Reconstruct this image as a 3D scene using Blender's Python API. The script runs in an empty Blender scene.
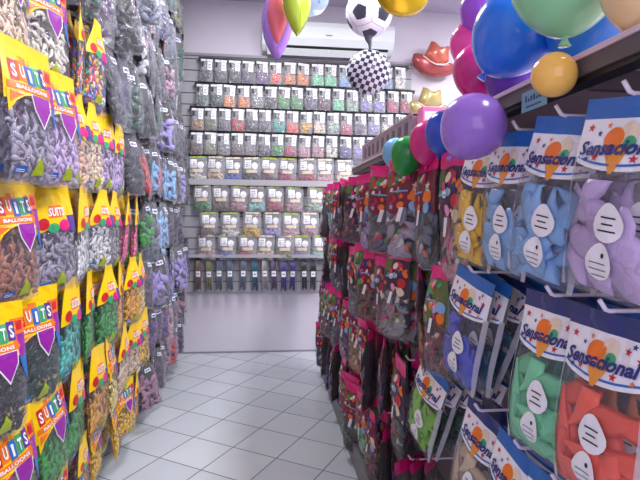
import bpy, bmesh, math, random
from mathutils import Vector, Matrix, noise

random.seed(7)
SC = bpy.context.scene
COL = SC.collection
PI = math.pi

# ------------------------------------------------------------------ camera
F = 500.0
CAM = Vector((0, 0, 1.45))
YAW, PITCH, ROLL = math.radians(6.4), math.radians(-3.2), 0.012
fwd = Vector((math.sin(YAW) * math.cos(PITCH), math.cos(YAW) * math.cos(PITCH), math.sin(PITCH)))
rgt0 = Vector((math.cos(YAW), -math.sin(YAW), 0))
up0 = rgt0.cross(fwd)
rgt = rgt0 * math.cos(ROLL) + up0 * math.sin(ROLL)
upv = up0 * math.cos(ROLL) - rgt0 * math.sin(ROLL)
cd = bpy.data.cameras.new('camera')
cd.sensor_width = 36
cd.lens = F / 640 * 36
cd.clip_start = 0.05
cam = bpy.data.objects.new('camera', cd)
COL.objects.link(cam)
R = Matrix((rgt, upv, -fwd)).transposed()
cam.matrix_world = Matrix.Translation(CAM) @ R.to_4x4()
SC.camera = cam


def proj(p):
    d = Vector(p) - CAM
    z = d.dot(fwd)
    if z < 0.05:
        return None
    return (320 + F * d.dot(rgt) / z, 240 - F * d.dot(upv) / z)


def ray(px, py):
    return (fwd * F + rgt * (px - 320) + upv * (240 - py)) / F


def at_depth(px, py, d):
    return CAM + ray(px, py) * d


def at_y(px, py, y):
    r = ray(px, py)
    return CAM + r * (y / r.y)


def in_view(pts, m=6):
    q = [proj(p) for p in pts]
    q = [a for a in q if a]
    if not q:
        return False
    xs = [a[0] for a in q]
    ys = [a[1] for a in q]
    return max(xs) > -m and min(xs) < 640 + m and max(ys) > -m and min(ys) < 474


# ------------------------------------------------------------------ materials
def lin(c):
    return tuple(((v / 255) / 12.92 if v / 255 <= 0.04045 else ((v / 255 + 0.055) / 1.055) ** 2.4) for v in c) + (1.0,)


MC = {}


def mat(name, rgb=(200, 200, 200), rough=0.5, metal=0.0, spec=0.5, coat=0.0):
    if name in MC:
        return MC[name]
    m = bpy.data.materials.new(name)
    m.use_nodes = True
    b = m.node_tree.nodes['Principled BSDF']
    b.inputs['Base Color'].default_value = lin(rgb)
    b.inputs['Roughness'].default_value = rough
    b.inputs['Metallic'].default_value = metal
    b.inputs['Specular IOR Level'].default_value = spec
    b.inputs['Coat Weight'].default_value = coat
    MC[name] = m
    return m


def film_mat(name, op=0.07, tint=(225, 225, 232)):
    m = bpy.data.materials.new(name)
    m.use_nodes = True
    nt = m.node_tree
    nt.nodes.clear()
    out = nt.nodes.new('ShaderNodeOutputMaterial')
    mix = nt.nodes.new('ShaderNodeMixShader')
    tr = nt.nodes.new('ShaderNodeBsdfTransparent')
    p = nt.nodes.new('ShaderNodeBsdfPrincipled')
    p.inputs['Base Color'].default_value = lin(tint)
    p.inputs['Roughness'].default_value = 0.1
    p.inputs['Specular IOR Level'].default_value = 0.9
    lw = nt.nodes.new('ShaderNodeLayerWeight')
    lw.inputs['Blend'].default_value = 0.3
    mp = nt.nodes.new('ShaderNodeMapRange')
    mp.inputs['To Min'].default_value = op
    mp.inputs['To Max'].default_value = min(1, op + 0.38)
    nz = nt.nodes.new('ShaderNodeTexNoise')
    nz.inputs['Scale'].default_value = 38
    nz.inputs['Detail'].default_value = 3
    bp = nt.nodes.new('ShaderNodeBump')
    bp.inputs['Strength'].default_value = 0.7
    bp.inputs['Distance'].default_value = 0.02
    tc = nt.nodes.new('ShaderNodeTexCoord')
    nt.links.new(tc.outputs['Object'], nz.inputs['Vector'])
    nt.links.new(nz.outputs['Fac'], bp.inputs['Height'])
    nt.links.new(bp.outputs['Normal'], p.inputs['Normal'])
    nt.links.new(lw.outputs['Facing'], mp.inputs['Value'])
    nt.links.new(mp.outputs['Result'], mix.inputs['Fac'])
    nt.links.new(tr.outputs[0], mix.inputs[1])
    nt.links.new(p.outputs[0], mix.inputs[2])
    nt.links.new(mix.outputs[0], out.inputs['Surface'])
    return m


def objcol_mat(name, rough=0.4, vary=0.25):
    m = bpy.data.materials.new(name)
    m.use_nodes = True
    nt = m.node_tree
    b = nt.nodes['Principled BSDF']
    b.inputs['Roughness'].default_value = rough
    oi = nt.nodes.new('ShaderNodeObjectInfo')
    g = nt.nodes.new('ShaderNodeNewGeometry')
    hs = nt.nodes.new('ShaderNodeHueSaturation')
    mr = nt.nodes.new('ShaderNodeMapRange')
    mr.inputs['To Min'].default_value = 1 - vary
    mr.inputs['To Max'].default_value = 1 + vary
    nt.links.new(g.outputs['Random Per Island'], mr.inputs['Value'])
    nt.links.new(mr.outputs['Result'], hs.inputs['Value'])
    nt.links.new(oi.outputs['Color'], hs.inputs['Color'])
    nt.links.new(hs.outputs['Color'], b.inputs['Base Color'])
    return m


def assorted_mat(name, cols, rough=0.4):
    m = bpy.data.materials.new(name)
    m.use_nodes = True
    nt = m.node_tree
    b = nt.nodes['Principled BSDF']
    b.inputs['Roughness'].default_value = rough
    g = nt.nodes.new('ShaderNodeNewGeometry')
    cr = nt.nodes.new('ShaderNodeValToRGB')
    cr.color_ramp.interpolation = 'CONSTANT'
    e = cr.color_ramp.elements
    while len(e) < len(cols):
        e.new(0.5)
    for i, c in enumerate(cols):
        e[i].position = i / len(cols)
        e[i].color = lin(c)
    nt.links.new(g.outputs['Random Per Island'], cr.inputs['Fac'])
    nt.links.new(cr.outputs['Color'], b.inputs['Base Color'])
    return m


M_FILM = film_mat('clear_film', 0.08, (160, 160, 170))
M_EDGE = film_mat('film_edge_highlight', 0.5, (225, 222, 232))
M_FILM_H = film_mat('hazy_film', 0.10, (185, 185, 195))
M_FILM_W = film_mat('milky_film', 0.22, (230, 230, 234))
M_FILL = objcol_mat('latex_fill', 0.3)
M_ASSORT = assorted_mat('latex_assorted', [(235, 60, 50), (250, 190, 30), (60, 170, 70), (235, 60, 140), (50, 110, 210), (240, 240, 235)])
M_PARTY = assorted_mat('party_bits', [(70, 65, 72), (235, 110, 45), (50, 120, 160), (200, 50, 110), (110, 150, 70), (50, 50, 60), (225, 220, 215)])
YEL = mat('header_yellow', (250, 205, 20), 0.3)
ORG = mat('print_orange', (240, 120, 40), 0.35)
RED = mat('print_red', (200, 35, 50), 0.35)
PUR = mat('print_purple', (150, 40, 160), 0.35)
DPU = mat('print_violet', (90, 60, 150), 0.35)
BLU = mat('print_blue', (40, 110, 190), 0.35)
NAV = mat('print_navy', (40, 45, 120), 0.35)
GRN = mat('print_green', (60, 165, 110), 0.35)
LIM = mat('print_lime', (170, 190, 40), 0.35)
WHT = mat('print_white', (240, 238, 242), 0.4)
PNK = mat('print_pink', (240, 150, 190), 0.35)
MAG = mat('header_magenta', (225, 32, 125), 0.3)
SBL = mat('header_blue', (40, 105, 185), 0.3)
SND = mat('header_navy', (45, 60, 120), 0.3)
BLK = mat('black', (22, 22, 26), 0.4)
DGR = mat('dark_grey', (60, 60, 68), 0.4)
LBL = mat('print_sky', (130, 180, 220), 0.35)
MAR = mat('print_maroon', (120, 25, 60), 0.35)
OLV = mat('print_olive', (95, 110, 60), 0.35)
CRM = mat('print_cream', (235, 215, 190), 0.4)
CONE = mat('print_cone', (235, 150, 60), 0.4)


# ------------------------------------------------------------------ object helpers
def link_mesh(name, me, parent=None):
    o = bpy.data.objects.new(name, me)
    COL.objects.link(o)
    if parent:
        o.parent = parent
    return o


def tag(o, label, cat, group=None):
    o['label'] = label
    o['category'] = cat
    if group:
        o['group'] = group
    return o


def empty(name, loc, rot=(0, 0, 0)):
    o = bpy.data.objects.new(name, None)
    o.empty_display_size = 0.03
    COL.objects.link(o)
    o.location = loc
    o.rotation_euler = rot
    return o


class MB:
    def __init__(s):
        s.v, s.f, s.m, s.mats = [], [], [], []

    def mi(s, m):
        if m not in s.mats:
            s.mats.append(m)
        return s.mats.index(m)

    def add(s, vs, fs, m):
        k = len(s.v)
        i = s.mi(m)
        s.v += [tuple(v) for v in vs]
        for f in fs:
            s.f.append([a + k for a in f])
            s.m.append(i)

    def box(s, lo, hi, m):
        x0, y0, z0 = lo
        x1, y1, z1 = hi
        s.add([(x0, y0, z0), (x1, y0, z0), (x1, y1, z0), (x0, y1, z0), (x0, y0, z1), (x1, y0, z1), (x1, y1, z1), (x0, y1, z1)],
              [(0, 3, 2, 1), (4, 5, 6, 7), (0, 1, 5, 4), (1, 2, 6, 5), (2, 3, 7, 6), (3, 0, 4, 7)], m)

    def tube(s, pts, r, m, n=8, rs=None):
        pts = [Vector(p) for p in pts]
        vs, fs = [], []
        for i, p in enumerate(pts):
            d = (pts[min(i + 1, len(pts) - 1)] - pts[max(i - 1, 0)]).normalized()
            a = d.orthogonal().normalized() if i == 0 else (a - d * a.dot(d)).normalized()
            b = d.cross(a)
            rr = rs[i] if rs else r
            for k in range(n):
                t = 2 * PI * k / n
                vs.append(p + (a * math.cos(t) + b * math.sin(t)) * rr)
        for i in range(len(pts) - 1):
            for k in range(n):
                fs.append((i * n + k, i * n + (k + 1) % n, (i + 1) * n + (k + 1) % n, (i + 1) * n + k))
        fs.append(tuple(reversed(range(n))))
        fs.append(tuple(range((len(pts) - 1) * n, len(pts) * n)))
        s.add(vs, fs, m)

    def mesh(s, name, smooth=False):
        me = bpy.data.meshes.new(name)
        me.from_pydata(s.v, [], s.f)
        for m in s.mats:
            me.materials.append(m)
        me.polygons.foreach_set('material_index', s.m)
        if smooth:
            me.polygons.foreach_set('use_smooth', [True] * len(s.f))
        me.update()
        return me

    def obj(s, name, parent=None, smooth=False, bevel=0):
        me = s.mesh(name, smooth)
        bm = bmesh.new()
        bm.from_mesh(me)
        bmesh.ops.recalc_face_normals(bm, faces=bm.faces)
        bm.to_mesh(me)
        bm.free()
        o = link_mesh(name, me, parent)
        if bevel:
            b = o.modifiers.new('bevel', 'BEVEL')
            b.width = bevel
            b.segments = 2
        return o


def struct(o):
    o['kind'] = 'structure'
    return o


_tc = {}


def text2d(s, shear=0.0, bold=0.02):
    """flat lettering as (verts2d, faces), height about 1, starting at x 0"""
    k = (s, shear, bold)
    if k in _tc:
        return _tc[k]
    c = bpy.data.curves.new('lettering', 'FONT')
    c.body = s
    c.size = 1.0
    c.shear = shear
    c.offset = bold
    c.resolution_u = 2
    c.dimensions = '2D'
    c.fill_mode = 'FRONT'
    o = bpy.data.objects.new('lettering', c)
    COL.objects.link(o)
    dg = bpy.context.evaluated_depsgraph_get()
    me = o.evaluated_get(dg).to_mesh()
    vs = [(v.co.x, v.co.y) for v in me.vertices]
    fs = [tuple(p.vertices) for p in me.polygons]
    o.evaluated_get(dg).to_mesh_clear()
    bpy.data.objects.remove(o)
    bpy.data.curves.remove(c)
    x0 = min(v[0] for v in vs)
    x1 = max(v[0] for v in vs)
    vs = [(x - x0, y) for x, y in vs]
    _tc[k] = (vs, fs, x1 - x0)
    return _tc[k]


# ------------------------------------------------------------------ bags
def smst(a, b, x):
    t = max(0, min(1, (x - a) / (b - a)))
    return t * t * (3 - 2 * t)


class Bag:
    """a hanging pouch: local x across, z up (hook hole at the origin), front towards -y"""

    def __init__(s, w, h, t, seed, full=0.4, wr=0.0025, taper=0.0):
        s.w, s.h, s.t, s.seed, s.full, s.wr, s.taper = w, h, t, seed, full, wr, taper
        s.top = 0.015

    def half(s, v):
        k = 1 - s.taper * (1 - smst(0, 0.5, v)) - 0.05 * smst(0.9, 1, v)
        return s.w / 2 * (k + 0.025 * math.sin(v * 9 + s.seed))

    def T(s, u, v):
        g = 0.10 + 0.9 * smst(0.02, s.full, v) * (1 - 0.9 * smst(0.82, 1.0, v))
        return s.t / 2 * max(0, (1 - abs(u) ** 2.4)) ** 0.6 * g

    def pt(s, x, z, off=0.0, side=-1):
        v = (s.top - z) / s.h
        hw = s.half(min(1, max(0, v)))
        u = max(-1, min(1, x / hw))
        n = noise.noise(Vector((x * 38 + s.seed * 7.3, z * 22, s.seed + side))) * s.wr
        bow = 0.008 * math.sin(v * 3 + s.seed) + 0.006 * u * math.sin(s.seed * 3)
        return (x, side * (s.T(u, v) + off) + n * min(1, (1 - abs(u)) * 4) + bow, z)

    def zv(s, v):
        return s.top - v * s.h

    def pouch(s, m, nx=10, nz=18):
        b = MB()
        for side in (-1, 1):
            vs, fs = [], []
            for j in range(nz + 1):
                v = j / nz
                for i in range(nx + 1):
                    x = (i / nx * 2 - 1) * s.half(v)
                    vs.append(s.pt(x, s.zv(v), 0.0005, side))
            for j in range(nz):
                for i in range(nx):
                    a = j * (nx + 1) + i
                    q = (a, a + nx + 1, a + nx + 2, a + 1)
                    fs.append(q if side < 0 else tuple(reversed(q)))
            b.add(vs, fs, m)
        me = b.mesh('pouch', True)
        bm = bmesh.new()
        bm.from_mesh(me)
        bmesh.ops.remove_doubles(bm, verts=bm.verts, dist=0.0012)
        bm.to_mesh(me)
        bm.free()
        return me

    def dp(s, x, z, off=0.0, side=-1):
        k = s.half(min(1, max(0, (s.top - z) / s.h))) / (s.w / 2)
        return s.pt(x * k, z, off, side)

    # decals follow the front film
    def patch(s, b, m, x0, x1, z0, z1, off=0.002, nx=4, nz=4, edge=None, side=-1):
        vs, fs = [], []
        for j in range(nz + 1):
            for i in range(nx + 1):
                x = x0 + (x1 - x0) * i / nx
                lo = edge(x) if edge else z0
                z = z1 + (lo - z1) * j / nz
                vs.append(s.dp(x, z, off, side))
        for j in range(nz):
            for i in range(nx):
                a = j * (nx + 1) + i
                q = (a, a + nx + 1, a + nx + 2, a + 1)
                fs.append(q if side < 0 else tuple(reversed(q)))
        b.add(vs, fs, m)

    def poly(s, b, m, pts, off=0.0028):
        k = len(pts)
        cx = sum(p[0] for p in pts) / k
        cz = sum(p[1] for p in pts) / k
        vs = [s.dp(cx, cz, off)]
        for r in (0.5, 1.0):
            vs += [s.dp(cx + (x - cx) * r, cz + (z - cz) * r, off) for x, z in pts]
        fs = []
        for i in range(k):
            j = (i + 1) % k
            fs.append((0, 1 + i, 1 + j))
            fs.append((1 + i, 1 + k + i, 1 + k + j, 1 + j))
        b.add(vs, fs, m)

    def disc(s, b, m, cx, cz, rx, rz=None, off=0.0028, n=14, rot=0):
        rz = rz or rx
        c, sn = math.cos(rot), math.sin(rot)
        pts = []
        for i in range(n):
            a, d = math.cos(2 * PI * i / n) * rx, math.sin(2 * PI * i / n) * rz
            pts.append((cx + a * c - d * sn, cz + a * sn + d * c))
        s.poly(b, m, pts, off)

    def star(s, b, m, cx, cz, r, off=0.003):
        s.poly(b, m, [(cx + math.sin(PI * i / 5) * r * (1 if i % 2 == 0 else 0.42), cz + math.cos(PI * i / 5) * r * (1 if i % 2 == 0 else 0.42)) for i in range(10)], off)

    def text(s, b, m, txt, cx, cz, width, height, off=0.0034, shear=0.0, rot=0, bold=0.03):
        vs, fs, w = text2d(txt, shear, bold)
        kx, kz = width / w, height / 0.72
        c, sn = math.cos(rot), math.sin(rot)
        out = []
        for x, y in vs:
            a, d = (x - w / 2) * kx, (y - 0.36) * kz
            out.append(s.dp(cx + a * c - d * sn, cz + a * sn + d * c, off))
        b.add(out, fs, m)

    def fill(s, n, ln, v0, v1, m, rad=None, flat=0.5, xr=0.8):
        """a pile of limp balloons squeezed into the pouch"""
        rnd = random.Random(s.seed * 31 + 5)
        b = MB()
        rad = rad or ln * 0.24
        prof = [0.25, 0.85, 1.0, 0.8, 0.45, 0.22, 0.3]
        for q in range(n):
            a = rnd.uniform(0, 2 * PI)
            v = v0 + (v1 - v0) * (rnd.random() ** 0.8)
            x = rnd.uniform(-1, 1) * s.half(v) * xr
            z = s.zv(v)
            layer = rnd.choice((-1, -1, 1)) * rnd.uniform(0.35, 0.8)
            bend = rnd.uniform(-1.6, 1.6)
            tilt = rnd.uniform(-0.5, 0.5)
            pts, ang = [], a
            p = Vector((x, 0, z))
            st = ln / (len(prof) - 1)
            for i in range(len(prof)):
                pts.append(p.copy())
                p = p + Vector((math.cos(ang), 0, math.sin(ang))) * st
                ang += bend / len(prof)
            k = 6
            vs, fs = [], []
            cmid = pts[3] - Vector((x, 0, z))
            for i, pp in enumerate(pts):
                d = (pts[min(i + 1, 6)] - pts[max(i - 1, 0)]).normalized()
                nrm = Vector((-d.z, 0, d.x))
                for t in range(k):
                    th = 2 * PI * t / k
                    o = nrm * math.cos(th) * rad * prof[i] + Vector((0, 1, 0)) * math.sin(th) * rad * prof[i] * flat
                    w = pp - cmid + o
                    vv = (s.top - w.z) / s.h
                    vv = max(max(0.05, v0 - 0.06), min(0.975, vv))
                    hw = s.half(vv) * 0.93
                    xx = max(-hw, min(hw, w.x))
                    TT = max(0.001, s.T(xx / s.half(vv), vv) * 0.9 - 0.0015)
                    yy = layer * TT + w.y + tilt * (i - 3) * 0.15 * rad
                    yy = max(-TT, min(TT, yy))
                    bow = 0.008 * math.sin(vv * 3 + s.seed) + 0.006 * (xx / s.half(vv)) * math.sin(s.seed * 3)
                    vs.append((xx, yy + bow, s.zv(vv)))
            for i in range(len(pts) - 1):
                for t in range(k):
                    fs.append((i * k + t, i * k + (t + 1) % k, (i + 1) * k + (t + 1) % k, (i + 1) * k + t))
            fs.append(tuple(reversed(range(k))))
            fs.append(tuple(range(6 * k, 7 * k)))
            b.add(vs, fs, m)
        me = b.mesh('balloon_fill', True)
        return me


def weld(me):
    bm = bmesh.new()
    bm.from_mesh(me)
    bmesh.ops.remove_doubles(bm, verts=bm.verts, dist=0.0065)
    bm.to_mesh(me)
    bm.free()
    return me


KINDS = {}      # kind -> list of variants, each a list of (part name, mesh, stuff?)


def kind_suits(seed):
    g = Bag(0.265, 0.41, 0.052, seed, 0.45, 0.003, taper=(0.62 if seed == 30 else 0.35 if seed == 31 else 0.0))
    w2 = 0.128
    b = MB()
    g.patch(b, YEL, -w2, w2, g.zv(0.115), g.zv(0.0), nx=8, nz=2)
    g.patch(b, YEL, -w2, w2, g.zv(0.115), g.zv(0.0), nx=8, nz=2, side=1)
    header = weld(b.mesh('header'))
    b = MB()
    bt_ = MB()
    if g.taper > 0:
        g.patch(b, YEL, -w2, w2, 0, g.zv(0.11), 0.0016, 12, 6, edge=lambda x: g.zv(0.42 - 0.03 * math.cos(x * 22)))
        g.patch(b, ORG, -0.05, 0.03, g.zv(0.31), g.zv(0.20), 0.0024, 4, 3)
        g.disc(b, RED, -0.08, g.zv(0.36), 0.03, 0.022)
        g.disc(b, GRN, -0.03, g.zv(0.40), 0.03, 0.018, 0.0036)
        g.disc(b, MAG, 0.035, g.zv(0.385), 0.034, 0.022, 0.003)
        g.patch(b, DPU, 0.06, 0.12, g.zv(0.45), g.zv(0.30), 0.0026, 3, 3)
        g.text(bt_, WHT, 'SUITS', -0.005, g.zv(0.255), 0.1, 0.03, 0.0048)
    else:
        g.patch(b, YEL, -w2, w2, 0, g.zv(0.11), 0.0016, 12, 6, edge=lambda x: g.zv(0.40 - 0.03 * math.cos(x * 22)))
        g.patch(b, ORG, 0.062, w2, g.zv(0.38), g.zv(0.13), 0.0021, 4, 5)
        g.patch(b, ORG, -0.045, 0.0, g.zv(0.165), g.zv(0.12), 0.0021, 3, 2)
        g.patch(b, PUR, 0.082, w2, g.zv(0.42), g.zv(0.25), 0.0025, 3, 3)
        g.patch(b, RED, 0.085, 0.115, g.zv(0.22), g.zv(0.15), 0.0027, 2, 2)
        bl = [RED, ORG, BLU, GRN, DPU]
        for i, (ch, m) in enumerate(zip('SUITS', bl)):
            cx = -0.088 + i * 0.037
            dz = 0.004 * math.sin(i * 2.1)
            g.patch(bt_, m, cx - 0.017, cx + 0.017, g.zv(0.295) + dz, g.zv(0.155) + dz, 0.003, 2, 3)
            g.text(bt_, WHT, ch, cx, g.zv(0.225) + dz, 0.012 if ch == 'I' else 0.021, 0.036, 0.0048, bold=0.03)
        # ribbon with the word below
        g.patch(b, ORG, -0.118, 0.085, g.zv(0.355), g.zv(0.305), 0.0032, 8, 1)
        g.text(bt_, WHT, 'BALLOONS', -0.015, g.zv(0.331), 0.15, 0.011, 0.0045, bold=0.03)
        # shield and side swirls
        g.poly(b, WHT, [(-0.028, g.zv(0.36)), (0.075, g.zv(0.36)), (0.072, g.zv(0.46)), (0.028, g.zv(0.60)), (-0.018, g.zv(0.47))], 0.0027)
        g.poly(b, PUR, [(-0.022, g.zv(0.365)), (0.069, g.zv(0.365)), (0.066, g.zv(0.455)), (0.028, g.zv(0.58)), (-0.013, g.zv(0.465))], 0.0036)
        g.poly(b, YEL, [(-0.122, g.zv(0.36)), (-0.03, g.zv(0.36)), (-0.06, g.zv(0.39)), (-0.095, g.zv(0.44)), (-0.118, g.zv(0.52))], 0.0027)
        g.poly(b, ORG, [(-0.112, g.zv(0.37)), (-0.045, g.zv(0.37)), (-0.075, g.zv(0.395)), (-0.112, g.zv(0.45))], 0.0034)
        g.poly(b, BLU, [(0.08, g.zv(0.42)), (0.122, g.zv(0.40)), (0.122, g.zv(0.62)), (0.10, g.zv(0.55)), (0.085, g.zv(0.47))], 0.0027)
    panel = b.mesh('printed_panel')
    letters = bt_.mesh('lettering')
    b = MB()
    g.poly(b, BLU, [(-0.105, g.zv(0.93)), (-0.052, g.zv(0.915)), (-0.05, g.zv(0.875)), (-0.1, g.zv(0.885))], 0.003)
    for j in range(2):
        g.patch(b, WHT, -0.098, -0.06, g.zv(0.905 + j * 0.013), g.zv(0.90 + j * 0.013), 0.004, 2, 1)
    bt = b.mesh('blue_badge')
    b = MB()
    g.poly(b, LIM, [(-0.02, g.zv(0.94)), (0.04, g.zv(0.935)), (0.032, g.zv(0.87)), (0.012, g.zv(0.83)), (0.004, g.zv(0.80)), (-0.004, g.zv(0.84)), (-0.014, g.zv(0.88))], 0.003)
    gt = b.mesh('lime_emblem')
    fl = g.fill(130, 0.05, 0.40, 0.95, M_FILL, rad=0.0105, flat=0.45)
    return g, [('pouch', g.pouch(M_FILM), 0), ('header', header, 0), ('printed_panel', panel, 0), ('lettering', letters, 0, 'printed_panel'), ('balloon_fill', fl, 1), ('printed_badge', bt, 0), ('printed_emblem', gt, 0)]


def kind_plain(seed):          # clear bag with a small dark header, far end of the long wall
    g = Bag(0.20, 0.42, 0.05, seed, 0.35, 0.007, taper=(0.75, 0.3, 0.5, 0.15)[seed % 4])
    b = MB()
    g.patch(b, DGR if seed % 2 else BLK, -0.07, 0.07, g.zv(0.09), g.zv(0.0), nx=6, nz=2)
    g.patch(b, DGR if seed % 2 else BLK, -0.07, 0.07, g.zv(0.09), g.zv(0.0), nx=6, nz=2, side=1)
    hd = weld(b.mesh('header'))
    b = MB()
    g.patch(b, WHT, -0.03, 0.045, g.zv(0.27), g.zv(0.2), 0.002, 4, 2)
    g.patch(b, DPU if seed % 2 else BLU, -0.022, 0.035, g.zv(0.25), g.zv(0.22), 0.003, 3, 1)
    cdm = b.mesh('printed_card')
    b = MB()
    g.patch(b, (BLK, DGR, mat('back_olive', (70, 72, 55), 0.4), mat('back_plum', (62, 48, 66), 0.4))[seed % 4], -0.09, 0.09, g.zv(0.97), g.zv(0.09), 0.001, 6, 10, side=1)
    bk = b.mesh('back_panel')
    fl = g.fill(24, 0.095, 0.32, 0.95, M_FILL)
    return g, [('pouch', g.pouch(M_FILM_H), 0), ('header', hd, 0), ('printed_card', cdm, 0), ('back_panel', bk, 0), ('balloon_fill', fl, 1)]


def kind_small(seed):          # small far-wall bag: card at the top, latex in the lower half
    g = Bag(0.124, 0.215, 0.035, seed, 0.4, 0.0022)
    b = MB()
    g.patch(b, WHT, -0.055, 0.055, g.zv(0.10), g.zv(0.0), 0.001, 5, 2)
    g.patch(b, WHT, 0.006, 0.05, g.zv(0.50), g.zv(0.12), 0.002, 3, 4)
    g.patch(b, DGR, -0.05, -0.03, g.zv(0.35), g.zv(0.12), 0.002, 2, 2)
    for j in range(3):
        g.patch(b, DGR, 0.014, 0.042, g.zv(0.26 + j * 0.07), g.zv(0.24 + j * 0.07), 0.003, 2, 1)
    hd = b.mesh('header_card')
    fl = g.fill(22, 0.05, 0.45, 0.95, M_FILL)
    return g, [('pouch', g.pouch(M_FILM_W, 8, 12), 0), ('header_card', hd, 0), ('balloon_fill', fl, 1)]


def kind_wide(seed):           # wider, paler far-wall bag
    g = Bag(0.185, 0.25, 0.05, seed, 0.4, 0.006)
    b = MB()
    g.patch(b, LIM if seed % 2 else CRM, -0.07, 0.07, g.zv(0.07), g.zv(0.0), 0.001, 5, 2)
    g.patch(b, WHT, -0.065, 0.0, g.zv(0.45), g.zv(0.12), 0.002, 4, 4)
    g.disc(b, WHT, 0.035, g.zv(0.35), 0.03, 0.035)
    g.patch(b, CRM, -0.05, 0.055, g.zv(0.62), g.zv(0.5), 0.002, 4, 2)
    for j in range(3):
        g.patch(b, DGR, -0.055, -0.012, g.zv(0.22 + j * 0.07), g.zv(0.205 + j * 0.07), 0.003, 2, 1)
    hd = b.mesh('header_card')
    fl = g.fill(26, 0.06, 0.60, 0.95, M_FILL)
    return g, [('pouch', g.pouch(M_FILM_W, 8, 12), 0), ('header_card', hd, 0), ('balloon_fill', fl, 1)]


def kind_slim(seed):           # long slim pack of modelling balloons with a paper band
    g = Bag(0.084, 0.345, 0.03, seed, 0.2, 0.002)
    b = MB()
    g.patch(b, DGR, -0.03, 0.03, g.zv(0.09), g.zv(0.0), 0.001, 4, 2)
    hd = b.mesh('header')
    b = MB()
    g.patch(b, WHT, -0.022, 0.022, g.zv(0.56), g.zv(0.40), 0.003, 4, 4)
    g.patch(b, DGR, -0.014, 0.014, g.zv(0.49), g.zv(0.465), 0.004, 2, 1)
    bd = b.mesh('paper_band')
    b = MB()
    rnd = random.Random(seed)
    for i in range(9):
        x = -0.026 + i * 0.0065
        y = rnd.uniform(-0.006, 0.006)
        e = 0.93 + rnd.uniform(-0.05, 0.06) - (0.06 if i == 4 else 0)
        pts = [(x * 0.7, y, g.zv(0.1)), (x + rnd.uniform(-.003, .003), y, g.zv(0.4)), (x * 0.9, y, g.zv(0.6)), (x * 1.1 + rnd.uniform(-.004, .004), y, g.zv(e))]
        b.tube(pts, 0.0045, M_FILL, 6)
    fl = b.mesh('balloon_fill', True)
    return g, [('pouch', g.pouch(M_FILM, 6, 12), 0), ('header', hd, 0), ('balloon_fill', fl, 1), ('paper_band', bd, 0)]


def kind_party(seed):          # magenta-topped printed party bag on the gondola
    g = Bag(0.19, 0.41, 0.045, seed, 0.3, 0.005, taper=(0.0, 0.45, 0.2, 0.7)[seed % 4])
    rnd = random.Random(seed + 50)
    w2 = 0.093
    b = MB()
    for side in (-1, 1):
        g.patch(b, MAG, -w2, w2, g.zv(0.115), g.zv(0.0), 0.002, 6, 2, side=side)
    g.patch(b, PNK, -w2, w2, g.zv(0.125), g.zv(0.115), 0.0022, 6, 1)
    hd = weld(b.mesh('header'))
    b = MB()
    bg = [MAR, OLV, mat('print_dark_plum', (70, 40, 70), 0.4), MAR][seed % 4]
    g.patch(b, bg, -0.088, 0.088, 0, g.zv(0.125), 0.0014, 8, 6, edge=lambda x: g.zv(0.50 + 0.05 * math.sin(x * 40 + seed)))
    g.patch(b, (OLV, GRN, OLV, NAV)[seed % 4], -0.085, -0.03 + 0.02 * (seed % 3), g.zv(0.26), g.zv(0.13), 0.002, 3, 3)
    pal = [CRM, CRM, ORG, RED, MAG, LBL, GRN, NAV, PNK, ORG, RED, PUR, OLV, WHT]
    for i in range(24):
        x, v, r = rnd.uniform(-.072, .072), rnd.uniform(.16, .48), rnd.uniform(.008, .02)
        m = pal[i % len(pal)]
        if i % 5 == 4:
            g.star(b, m, x, g.zv(v), r, 0.003 + i * 0.0001)
        else:
            g.disc(b, m, x, g.zv(v), r, r * rnd.uniform(.5, 1.0), 0.0026 + i * 0.0001, 9, rnd.uniform(0, 3))
    g.disc(b, (ORG, LBL, RED, CRM)[seed % 4], 0.05, g.zv(0.37), 0.024, 0.022, 0.0055)
    g.disc(b, (LBL, ORG, CRM, LBL)[seed % 4], 0.045, g.zv(0.47), 0.022, 0.02, 0.0055)
    g.patch(b, LBL, -0.055, 0.02, g.zv(0.325), g.zv(0.31), 0.0056, 4, 1)
    g.poly(b, WHT, [(-0.035, g.zv(0.62)), (-0.014, g.zv(0.62)), (0.002, g.zv(0.48)), (-0.018, g.zv(0.48))], 0.0056)
    pr = b.mesh('printed_panel')
    b = MB()
    g.patch(b, mat('back_dark', (80, 70, 78), 0.4) if seed % 2 else mat('back_moss', (100, 98, 85), 0.4), -0.086, 0.086, g.zv(0.97), g.zv(0.115), 0.001, 6, 10, side=1)
    bk = b.mesh('back_panel')
    fl = g.fill(26, 0.085, 0.48, 0.96, M_FILL, flat=0.6)
    f2 = g.fill(16, 0.06, 0.50, 0.88, M_PARTY, flat=0.6)
    return g, [('pouch', g.pouch(M_FILM), 0), ('header', hd, 0), ('printed_panel', pr, 0), ('back_panel', bk, 0), ('balloon_fill', fl, 1), ('party_trim', f2, 1)]


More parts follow.
